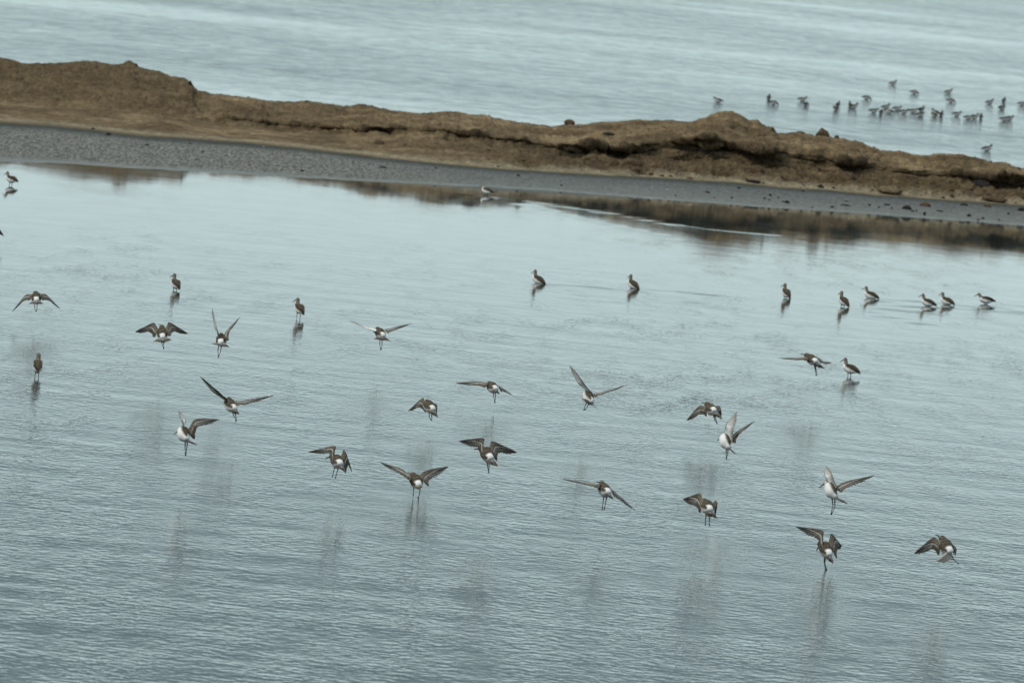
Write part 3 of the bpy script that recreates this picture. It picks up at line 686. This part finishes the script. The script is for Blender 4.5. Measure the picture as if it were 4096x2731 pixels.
    return root, fp, (cx, cy)

Z1, Z2, Z3, Z4, Z5 = (0, 1050, 2.352), (600, 1450, 3.92), (1150, 1200, 3.36), (1150, 1650, 3.36), (1750, 1400, 2.94)
Z6, Z7, Z8, Z9, Z0 = (2150, 1850, 2.613), (2650, 1500, 2.352), (3100, 1800, 2.613), (3000, 1050, 2.146), (1580, 1540, 9.8)
FL = [
 dict(Z=Z1, hp=110, label='flying sandpiper seen from behind with drooping wings at the upper left', centre=(338, 330), head=(335, 285), bill=None, rump=(343, 352), tail=(342, 386), tl=(280, 385), tr=(398, 385),
      lw=((300, 300), (242, 305), (115, 460), (212, 368), (284, 350), 'u'), rw=((380, 296), (432, 300), (567, 436), (472, 364), (398, 350), 'u'), legs=(((328, 385), (325, 415), (331, 446)), ((348, 385), (349, 412), (345, 448)))),
 dict(Z=Z1, hp=174, label='flying sandpiper from behind with both dark wings arched above its back at the left', centre=(1525, 670), head=(1523, 605), bill=None, rump=(1530, 700), tail=(1533, 748), tl=(1458, 738), tr=(1608, 728),
      lw=((1485, 630), (1445, 566), (1270, 655), (1398, 652), (1452, 700), 'u'), rw=((1562, 625), (1592, 560), (1768, 672), (1642, 648), (1592, 690), 'u'), legs=(((1518, 735), (1523, 765), (1535, 798)), ((1543, 735), (1540, 768), (1541, 800)))),
 dict(Z=Z1, hp=200, label='flying sandpiper holding both wings steeply up in a narrow V at the left', centre=(2080, 725), head=(2080, 682), bill=None, rump=(2078, 750), tail=(2075, 785), tl=(2000, 764), tr=(2148, 790),
      lw=((2050, 700), (2012, 585), (1997, 425), (2036, 600), (2052, 690), 'd'), rw=((2112, 690), (2135, 640), (2260, 510), (2160, 652), (2145, 735), 'u'), legs=(((2052, 775), (2050, 835), (2055, 880)), ((2087, 778), (2076, 835), (2058, 880)))),
 dict(Z=Z2, hp=144, label='flying sandpiper with left wing thrown high and right wing level, at the left', centre=(1275, 665), head=(1232, 575), bill=(1152, 642), rump=(1325, 715), tail=(1345, 790), tl=(1298, 785), tr=(1390, 795),
      lw=((1200, 600), (1000, 470), (783, 215), (1045, 425), (1208, 575), 'u'), rw=((1290, 610), (1430, 604), (1936, 515), (1530, 650), (1362, 665), 'u'), legs=(((1285, 755), (1312, 830), (1350, 890)), ((1340, 790), (1350, 845), (1345, 895))), dorsal=(.45, -.5, .8)),
 dict(Z=Z2, hp=196, label='white-bellied flying sandpiper showing its bill, one wing straight up, one arched, lower left', centre=(530, 1130), head=(467, 1058), bill=(378, 1115), rump=(575, 1190), tail=(640, 1255), tl=(550, 1225), tr=(712, 1275),
      lw=((585, 1040), (555, 895), (435, 745), (500, 925), (525, 1020), 'd'), rw=((605, 1050), (705, 890), (1092, 892), (745, 1010), (690, 1195), 'u'), legs=(((560, 1225), (550, 1350), (555, 1420)), ((608, 1245), (574, 1360), (565, 1430))), dorsal=(.85, .3, .35)),
 dict(Z=Z3, hp=150, label='flying sandpiper with long thin wings spread in a shallow V left of centre', centre=(1255, 440), head=(1207, 388), bill=(1156, 440), rump=(1283, 475), tail=(1268, 535), tl=(1178, 518), tr=(1365, 545),
      lw=((1185, 400), (1050, 355), (823, 277), (1036, 375), (1178, 420), 'd'), rw=((1310, 405), (1400, 378), (1675, 312), (1410, 418), (1350, 440), 'u'), legs=(((1238, 535), (1240, 600), (1248, 645)), ((1275, 540), (1270, 605), (1260, 650))), dorsal=(.35, -.6, .7)),
 dict(Z=Z0, hp=100, label='flying sandpiper near the centre, left wing swept down, right wing hidden by its body', centre=(1350, 830), head=(1235, 640), bill=None, rump=(1480, 930), tail=(1470, 1120), tl=(1275, 1035), tr=(1650, 1225),
      lw=((1200, 640), (1085, 500), (520, 1012), (900, 870), (1205, 1040), 'u'), rw=((1400, 690), (1625, 745), (1640, 1150), (1615, 1040), (1580, 1000), 'u'), legs=(((1335, 1060), (1340, 1220), (1375, 1300)), ((1465, 1130), (1440, 1260), (1440, 1330)))),
 dict(Z=Z4, hp=144, label='flying sandpiper with left wing stretched flat and right wing folded down, left of centre', centre=(690, 650), head=(590, 590), bill=(542, 608), rump=(705, 680), tail=(750, 770), tl=(670, 725), tr=(770, 790),
      lw=((640, 590), (640, 450), (273, 530), (560, 545), (590, 670), 'u'), rw=((735, 600), (762, 503), (868, 795), (832, 700), (775, 795), 'u'), legs=(((645, 695), (620, 780), (607, 845)), ((692, 735), (665, 800), (648, 860)))),
 dict(Z=Z4, hp=62, label='sandpiper just touching the water with wings spread wide in a V, legs in the water', centre=(1735, 930), head=(1680, 832), bill=None, rump=(1762, 965), tail=(1755, 1018), tl=(1700, 1000), tr=(1800, 1000),
      lw=((1655, 870), (1545, 765), (1235, 665), (1490, 815), (1642, 905), 'u'), rw=((1785, 860), (1850, 785), (2165, 728), (1910, 905), (1885, 975), 'u'), legs=(((1690, 985), (1692, 1050), (1690, 1095)), ((1795, 1000), (1778, 1070), (1763, 1125)))),
 dict(Z=Z5, hp=87, label='flying sandpiper at the centre with long level left wing and short drooped right wing', centre=(645, 435), head=(606, 392), bill=None, rump=(682, 452), tail=(697, 500), tl=(655, 482), tr=(720, 506),
      lw=((582, 390), (470, 370), (214, 387), (440, 418), (560, 435), 'u'), rw=((712, 415), (765, 450), (882, 530), (780, 487), (745, 485), 'u'), legs=(((653, 478), (660, 545), (672, 600)), ((686, 495), (681, 555), (676, 602)))),
 dict(Z=Z5, hp=152, label='white-bellied flying sandpiper near the centre, one thin wing high left, one out right', centre=(1795, 560), head=(1772, 495), bill=None, rump=(1812, 600), tail=(1795, 640), tl=(1708, 576), tr=(1870, 680),
      lw=((1750, 490), (1650, 385), (1560, 178), (1695, 345), (1790, 475), 'd'), rw=((1822, 512), (1920, 500), (2245, 405), (1945, 520), (1852, 550), 'u'), legs=(((1752, 615), (1735, 660), (1724, 692)), ((1790, 640), (1757, 672), (1742, 690))), dorsal=(.8, -.1, .5)),
 dict(Z=Z5, hp=244, label='dark flying sandpiper at the centre from behind, wings arched out with splayed feathers', centre=(590, 1220), head=(505, 1160), bill=(458, 1166), rump=(622, 1262), tail=(640, 1338), tl=(568, 1308), tr=(692, 1350),
      lw=((550, 1165), (545, 1035), (253, 1074), (485, 1152), (535, 1265), 'u'), rw=((612, 1160), (642, 1068), (938, 1207), (728, 1205), (690, 1290), 'u'), legs=(((577, 1320), (590, 1378), (600, 1420)), ((612, 1328), (605, 1385), (603, 1422)))),
 dict(Z=Z6, hp=170, label='flying sandpiper with long slanted wings, left wing level and right wing hanging down', centre=(710, 275), head=(667, 213), bill=None, rump=(738, 305), tail=(765, 362), tl=(722, 335), tr=(782, 372),
      lw=((645, 240), (510, 208), (235, 165), (500, 232), (632, 262), 'u'), rw=((770, 290), (838, 335), (1020, 497), (850, 385), (792, 340), 'u'), legs=(((692, 335), (685, 415), (677, 475)), ((732, 355), (712, 415), (700, 472)))),
 dict(Z=Z6, hp=187, label='flying sandpiper with a broad rounded brown left wing beside its white rump, right of centre', centre=(1775, 450), head=(1742, 400), bill=None, rump=(1800, 485), tail=(1820, 555), tl=(1760, 545), tr=(1870, 570),
      lw=((1725, 400), (1700, 322), (1518, 385), (1640, 448), (1700, 520), 'u'), rw=((1840, 435), (1866, 396), (1848, 590), (1874, 480), (1858, 560), 'u'), legs=(((1760, 545), (1755, 598), (1755, 638)), ((1800, 560), (1797, 605), (1797, 642)))),
 dict(Z=Z7, hp=135, label='flying sandpiper with its left wing swept down, directly above a white-breasted bird with raised wings', centre=(460, 320), head=(412, 270), bill=None, rump=(485, 330), tail=(500, 382), tl=(440, 372), tr=(552, 400),
      lw=((400, 300), (345, 290), (224, 430), (345, 372), (415, 380), 'u'), rw=((512, 305), (532, 290), (548, 425), (556, 365), (522, 380), 'u'), legs=(((482, 385), (490, 418), (507, 445)), ((498, 390), (505, 425), (511, 446)))),
 dict(Z=Z7, hp=235, label='flying sandpiper with a bright white breast and a broad pale wing raised straight up', centre=(600, 635), head=(563, 577), bill=(521, 608), rump=(622, 675), tail=(668, 725), tl=(640, 705), tr=(676, 728),
      lw=((592, 600), (592, 475), (700, 350), (672, 500), (655, 635), 'd'), rw=((655, 580), (715, 522), (866, 432), (732, 548), (678, 635), 'u'), legs=(((603, 695), (598, 740), (602, 775)), ((625, 705), (613, 742), (604, 772))), dorsal=(.8, .6, .2)),
 dict(Z=Z8, hp=260, label='flying sandpiper with long drooping bill, grey wing raised and pointed wing out right', centre=(595, 435), head=(530, 340), bill=(458, 392), rump=(632, 482), tail=(695, 535), tl=(636, 510), tr=(740, 545),
      lw=((590, 385), (520, 275), (535, 160), (600, 260), (645, 385), 'd'), rw=((652, 390), (715, 338), (1042, 265), (765, 388), (688, 435), 'u'), legs=(((595, 505), (606, 570), (588, 655)), ((637, 520), (626, 590), (597, 655))), dorsal=(.85, .4, .25)),
 dict(Z=Z8, hp=85, label='dark sandpiper dropping onto the water with arched wings above its own dark reflection', centre=(540, 1020), head=(468, 985), bill=(440, 1040), rump=(565, 1080), tail=(580, 1155), tl=(520, 1115), tr=(600, 1165),
      lw=((520, 960), (500, 842), (220, 803), (442, 930), (485, 1035), 'u'), rw=((562, 965), (590, 870), (697, 1000), (655, 1035), (640, 1120), 'u'), legs=(((508, 1105), (515, 1175), (525, 1230)), ((530, 1110), (520, 1180), (538, 1235)))),
 dict(Z=Z8, hp=213, label='flying sandpiper banking with its left wing down and pale tail spread, rightmost low bird', centre=(1790, 990), head=(1740, 915), bill=None, rump=(1828, 1050), tail=(1770, 1160), tl=(1700, 1150), tr=(1835, 1130), pale_tail=True,
      lw=((1718, 955), (1655, 910), (1453, 1085), (1640, 1035), (1712, 1085), 'u'), rw=((1850, 975), (1890, 1020), (1885, 1105), (1877, 1062), (1868, 1085), 'u'), legs=(((1805, 1075), (1822, 1110), (1842, 1130)), ((1855, 1105), (1870, 1145), (1905, 1172)))),
 dict(Z=Z9, hp=157, label='flying sandpiper with low level wings just left of a standing sandpiper at the right', centre=(530, 835), head=(477, 793), bill=None, rump=(562, 845), tail=(600, 895), tl=(560, 885), tr=(626, 900),
      lw=((490, 815), (410, 818), (238, 820), (395, 838), (490, 838), 'u'), rw=((585, 815), (628, 848), (700, 860), (645, 872), (602, 858), 'u'), legs=(((552, 878), (563, 930), (566, 960)), ((562, 880), (570, 930), (574, 955)))),
 dict(Z=(0, 0, 1), hp=90, label='sandpiper cut off by the left edge of the picture, only a brown wing tip showing', centre=(-85, 890), head=(-105, 868), bill=None, rump=(-75, 905), tail=(-70, 925), tl=(-88, 922), tr=(-58, 925),
      lw=((-100, 878), (-125, 880), (-172, 925), (-138, 905), (-105, 900), 'u'), rw=((-64, 876), (-32, 874), (15, 945), (-20, 922), (-55, 905), 'u'), legs=(((-80, 922), (-80, 940), (-78, 955)), ((-72, 922), (-72, 940), (-74, 955)))),
]
for i, d in enumerate(FL):
    d = dict(d); d['z'] = 0; d['seed'] = i + 1
    Z, hp = d.pop('Z'), d.pop('hp')
    root, fp, (cx, cy) = flying(Z, d.pop('z'), hp, d.pop('label'), **d)
    if i not in (20,):
        g = hit(cx - 1.9*hp*math.sin(ROLL), cy + 1.9*hp*math.cos(ROLL))
        STIR.append((g.x, g.y, 0.13, 1.5, 1.0)); STIR.append((fp.x, fp.y, 0.2, 1.6, 0.35))

# ---- standing birds: built facing +X, then turned
def standing(name, neck, lean, turn, tone=0.0, simple=False):
    """neck 0 hunched .. 1 upright, -1 feeding; turn: bill turned to the bird's left (radians)"""
    root = empty(name, (0, 0, 0))
    def V(x, z, y=0): return Vector((x, y, z))
    z0 = 0.080
    tb, bl, ch = V(-.062, z0 - .002), V(-.012, z0 + .001), V(.030, z0 + .010)
    if neck >= 0:
        nk = V(.046 + .006*(1 - neck), z0 + .026 + .016*neck); hd = V(.056 + .016*(1 - neck), z0 + .040 + .024*neck)
        fd = Vector((math.cos(turn)*.86, math.sin(turn)*.86, -.5)).normalized()
    else:
        nk = V(.052, z0 + .006); hd = V(.074, z0 - .008); fd = Vector((.65, 0, -.76)).normalized()
    rot = Matrix.Rotation(-lean, 4, 'Y'); piv = V(-.005, z0)
    tb, bl, ch, nk, hd = [piv + rot@(p - piv) for p in (tb, bl, ch, nk, hd)]
    up = (rot@Vector((0, 0, 1)))
    keys = [tb, tb.lerp(bl, .5), bl, ch, nk, hd, hd + fd*0.0125]
    kr = [(.006, .005), (.022, .020), (.0315, .0325), (.0285, .0300), (.0140, .0145), (.0138, .0140), (.0045, .0045)]
    sp = catmull(keys, 4); rad = []
    for i in range(len(sp)):
        x = i/4; k = min(int(x), len(kr) - 2); t = x - k; t = t*t*(3 - 2*t); rad.append((lerp(kr[k][0], kr[k + 1][0], t), lerp(kr[k][1], kr[k + 1][1], t)))
    if simple: rad = [(a*1.15, b*1.15) for a, b in rad]
    ups = []
    for i in range(len(sp)):
        t = i/(len(sp) - 1); ups.append(up.lerp(Vector((-.9, 0, .4)), min(1, max(0, (t - .45)*3))*max(0, neck)))
    def colf(t, sn):
        if t > .78: return cmix(cmix(BACK, BROWN, .5), CREAM, .15 if sn > -.35 else .55)
        if t > .6: return cmix(BACK, CREAM, .15 + .35*tone) if sn > -.45 else cmix(CREAM, WHITE, .6*tone + .2)
        return cmix(BACK, BROWN, .5 + .5*math.sin(t*50 + sn*11)) if sn > .10 else WHITE
    mb = MB(); loft(mb, sp, rad, ups, colf, 14)
    if simple: mb.c = [cmix(q, DARK, .55 if q[0] < .4 else .25) for q in mb.c]
    mb.build('body', M_FEATHER, root)
    side = Vector((-math.sin(turn), math.cos(turn), 0)) if neck >= 0 else Vector((0, 1, 0))
    bird_head(root, hd, fd, Vector((0, 0, 1)), side, 1.0, None, hd + fd*(.036 if simple else .050) + Vector((0, 0, -.002)), eye=not simple)
    for sg in (-1, 1):                                      # folded wing lying along each flank
        w = MB(); a = ch + up*.014 + V(.002, 0, sg*.020); b = tb + (tb - bl).normalized()*.030 + up*.006 + V(0, 0, sg*.004)
        m1 = a.lerp(b, .35) + V(0, .005, sg*.007); m2 = a.lerp(b, .7) + V(0, .003, sg*.003)
        spn = catmull([a, m1, m2, b], 4); nn = len(spn)
        loft(w, spn, [(lerp(.006, .0015, i/(nn - 1)), 0.0165*math.sin(math.pi*(.18 + .78*(i/(nn - 1)))) + .0015) for i in range(nn)], up + V(0, 0, sg*.35),
             lambda t, s: cmix(cmix(BACK, BROWN, .5 + .5*math.sin(t*34 + s*8)), DARK, max(0, t - .6)*2.0), 10)
        if simple: w.c = [cmix(q, DARK, .6) for q in w.c]
        w.build('folded_wing', M_FEATHER, root)
    tl = MB()
    for k in range(5):
        e = tb + (tb - bl).normalized()*.034 + V(0, -.003, (k - 2)*.0045)
        blade(tl, tb + V(.01, 0, (k - 2)*.002), e, .009, up, lambda u: cmix(WHITE, BROWN, u*2), lambda u: cmix(WHITE, GREY, u))
    tag(tl.build('tail', M_FEATHER, root), kind='stuff')
    for sg in (-1, 1):
        hx = .002 + sg*.006
        leg_part(root, [V(hx, z0 - .024, sg*.010), V(hx - .006, .036, sg*.011), V(hx + .003, .002, sg*.011)], Vector((1, 0, -.02)), .012)
    return root
def copy_tree(o, parent=None):
    n = o.copy(); COL.objects.link(n); n.parent = parent
    for ch in list(o.children): copy_tree(ch, n)
    return n
GS = 'sandpipers standing in the shallow water'
# foot pixel, heading (0 = facing left, 90 = facing away), submerged depth, neck, lean, head turn, label
ST = [
 (42, 740, 40, .022, .7, .15, 0, 'standing sandpiper at the far left edge just below the beach', 0),
 (1945, 781, 35, .030, .95, .1, 0, 'pale white-breasted sandpiper wading alone close to the beach, in the dark reflection of the bank', 1),
 (700, 1160, 66, .030, .9, .35, .5, 'standing sandpiper half turned away, bill left, above the flying birds at the left', 0),
 (1193, 1272, 64, .008, .8, .40, .6, 'standing sandpiper with both legs showing above its streaked reflection, left of centre', 0),
 (2149, 1133, 38, .046, 1.0, .42, 0, 'sandpiper wading left with long neck and sloping back, left of two in mid water', 0),
 (2528, 1154, 46, .042, 1.0, .50, 0, 'sandpiper wading left with a long neck, right one of two in mid water', 0),
 (3142, 1192, 64, .034, 1.0, .45, .5, 'upright sandpiper standing alone, leftmost of the row at the right', 0),
 (3370, 1226, 52, .030, 1.0, .50, .1, 'tall upright sandpiper, second from the left in the row at the right', 0),
 (3480, 1193, 28, .048, .8, .25, 0, 'sandpiper wading deep, just behind the tall upright one in the right-hand row', 0),
 (3708, 1225, 26, .042, .8, .22, 0, 'front one of two sandpipers nearly touching in the right-hand row', 0),
 (3784, 1218, 36, .044, .75, .25, 0, 'rear one of two sandpipers nearly touching in the right-hand row', 0),
 (3941, 1216, 10, .038, .35, .02, 0, 'hunched sandpiper with level back and dark pointed tail, last at the right of the row', 0),
 (3396, 1504, 30, .022, .85, .30, 0, 'largest standing sandpiper, beside a low flying bird on the right', 0),
 (147, 1505, 86, .012, .85, .45, .2, 'standing sandpiper seen from straight behind above its black broken reflection at the lower left', 0),
 (4166, 2062, 8, .010, .9, .2, 0, 'sandpiper cut off by the right edge of the picture, only its bill tip showing', 0),
]
for (x, y, hdg, sub, nk, ln, tn, lab, tone) in ST:
    b = standing('sandpiper', nk, ln*.72, tn, tone)
    p = hit(x, y, 0.0); b.scale = (.95,)*3; b.location = (p.x, p.y, -(sub + .008)); b.rotation_euler = (0, 0, math.pi - R_(hdg))
    tag(b, lab, 'bird', GS)

# ---- the far flock beyond the bank: three poses, copied
A2, A3 = (2800, 280, 3.36), (3396, 280, 3.36)
protos = {'f': standing('wader', -1, -.05, 0, 0, True), 'u': standing('wader', .6, .12, 0, 0, True), 'l': standing('wader', .3, 0, 0, 0, True)}
# zoom, x, y of the lowest point, pose, heading from facing right (0) .. away 90 .. left 180, label
FAR = [
 (A2, 240, 440, 'l', 175, 'distant wader feeding alone, farthest left beyond the bank'),
 (A2, 922, 405, 'u', 80, 'small upright distant wader left of a feeding one, above the tall peak'),
 (A2, 985, 470, 'f', 10, 'distant wader feeding to the right, touching a small upright one'),
 (A2, 1375, 425, 'l', 5, 'distant wader in the third clump from the left, the upper bird'),
 (A2, 1425, 490, 'f', 60, 'distant wader in the third clump from the left, the lower bird'),
 (A2, 1850, 500, 'u', 70, 'rear bird of a stacked distant pair above the pointed clod'),
 (A2, 1815, 555, 'l', 110, 'front bird of a stacked distant pair above the pointed clod'),
 (A2, 2015, 505, 'u', 100, 'left bird of a distant pair that forms a V shape'),
 (A2, 2065, 522, 'u', 15, 'right bird of a distant pair that forms a V shape, head up right'),
 (A3, 235, 400, 'f', 5, 'distant wader feeding alone above the left end of the dense group'),
 (A3, 330, 580, 'l', 10, 'plump distant wader at the left end of the dense group'),
 (A3, 425, 605, 'l', 80, 'tiny distant wader seen end on, low at the left of the dense group'),
 (A3, 492, 528, 'u', 10, 'distant wader with raised head in the upper left of the dense group'),
 (A3, 540, 588, 'l', 175, 'distant wader below the one with the raised head in the dense group'),
 (A3, 640, 550, 'l', 5, 'distant wader with level back in the middle of the dense group, upper one'),
 (A3, 735, 590, 'l', 8, 'distant dark wader low in the middle of the dense group'),
 (A3, 858, 580, 'l', 5, 'distant wader at the right end of the dense group in profile'),
 (A3, 972, 562, 'u', 50, 'slim upright distant wader just right of the dense group, upper of two'),
 (A3, 948, 632, 'l', 10, 'squat distant wader just right of the dense group, lower of two'),
 (A3, 1158, 600, 'u', 160, 'distant wader facing left beside a slim upright one'),
 (A3, 1138, 635, 'l', 120, 'small distant wader tucked under the one facing left'),
 (A3, 1238, 628, 'u', 75, 'slim upright distant wader facing away, right of the one facing left'),
 (A3, 1445, 622, 'l', 5, 'single low distant wader between the upright one and the row of three'),
 (A3, 1600, 668, 'l', 5, 'left bird of a tight distant row of three'),
 (A3, 1685, 660, 'u', 15, 'middle bird of a tight distant row of three'),
 (A3, 1770, 660, 'u', 85, 'right upright bird of a tight distant row of three'),
 (A3, 590, 205, 'u', 5, 'farthest distant wader of all with its head up, alone at the top'),
 (A3, 875, 325, 'f', 5, 'distant wader feeding with a long dark back, right of the farthest one'),
 (A3, 1335, 322, 'u', 5, 'distant wader with head raised, directly above a feeding one'),
 (A3, 1370, 440, 'f', 5, 'distant wader bent over feeding, directly below one with raised head'),
 (A3, 1890, 460, 'u', 10, 'pale distant wader with raised head near the right edge, left of two small ones'),
 (A3, 2078, 440, 'u', 70, 'narrow upright distant wader near the right edge, above a diagonal one'),
 (A3, 2050, 535, 'l', 40, 'dark distant wader leaning diagonally near the right edge'),
 (A3, 2085, 690, 'l', 8, 'left bird of an overlapping distant pair low at the right'),
 (A3, 2150, 678, 'l', 8, 'right bird of an overlapping distant pair low at the right'),
 (A3, 2322, 480, 'l', 5, 'distant wader cut by the right edge of the picture'),
 (A3, 1855, 1090, 'u', 5, 'lone distant wader close behind the bank at the right, head up'),
]
used = set()
for (Z, x, y, po, hdg, lab) in FAR:
    if po in used: b = copy_tree(protos[po])
    else: b = protos[po]; used.add(po)
    X_, Y_ = Z[0] + x/Z[2], Z[1] + y/Z[2]
    p = hit(X_, Y_, 0.0); b.scale = (.93,)*3; b.location = (p.x, p.y, -0.046); b.rotation_euler = (0, 0, R_(hdg))
    tag(b, lab, 'bird', 'distant waders feeding beyond the bank')

# ------------------------------------------------------------------ water last: it needs the shore line and the birds
wk = []
wk.append(([hit(1885, 782), hit(2000, 790), hit(2150, 812), hit(2400, 848), hit(2700, 902), hit(2900, 925), hit(3150, 946)], 0.06, 0.018))
wk.append(([hit(1990, 790), hit(2300, 872), hit(2600, 935)], 0.07, 0.012))
for (x, y) in ((2149, 1133), (2528, 1154), (3370, 1226), (3480, 1193), (3708, 1225), (3941, 1216)):
    wk.append(([hit(x, y + 4), hit(x + 180, y + 12), hit(x + 400, y + 34)], 0.06, 0.018))
    wk.append(([hit(x, y + 6), hit(x + 150, y + 34), hit(x + 330, y + 75)], 0.06, 0.014))
o_ = np.argsort(P_shore[:, 0])
build_water(P_shore[o_, 0], P_shore[o_, 1], wk)
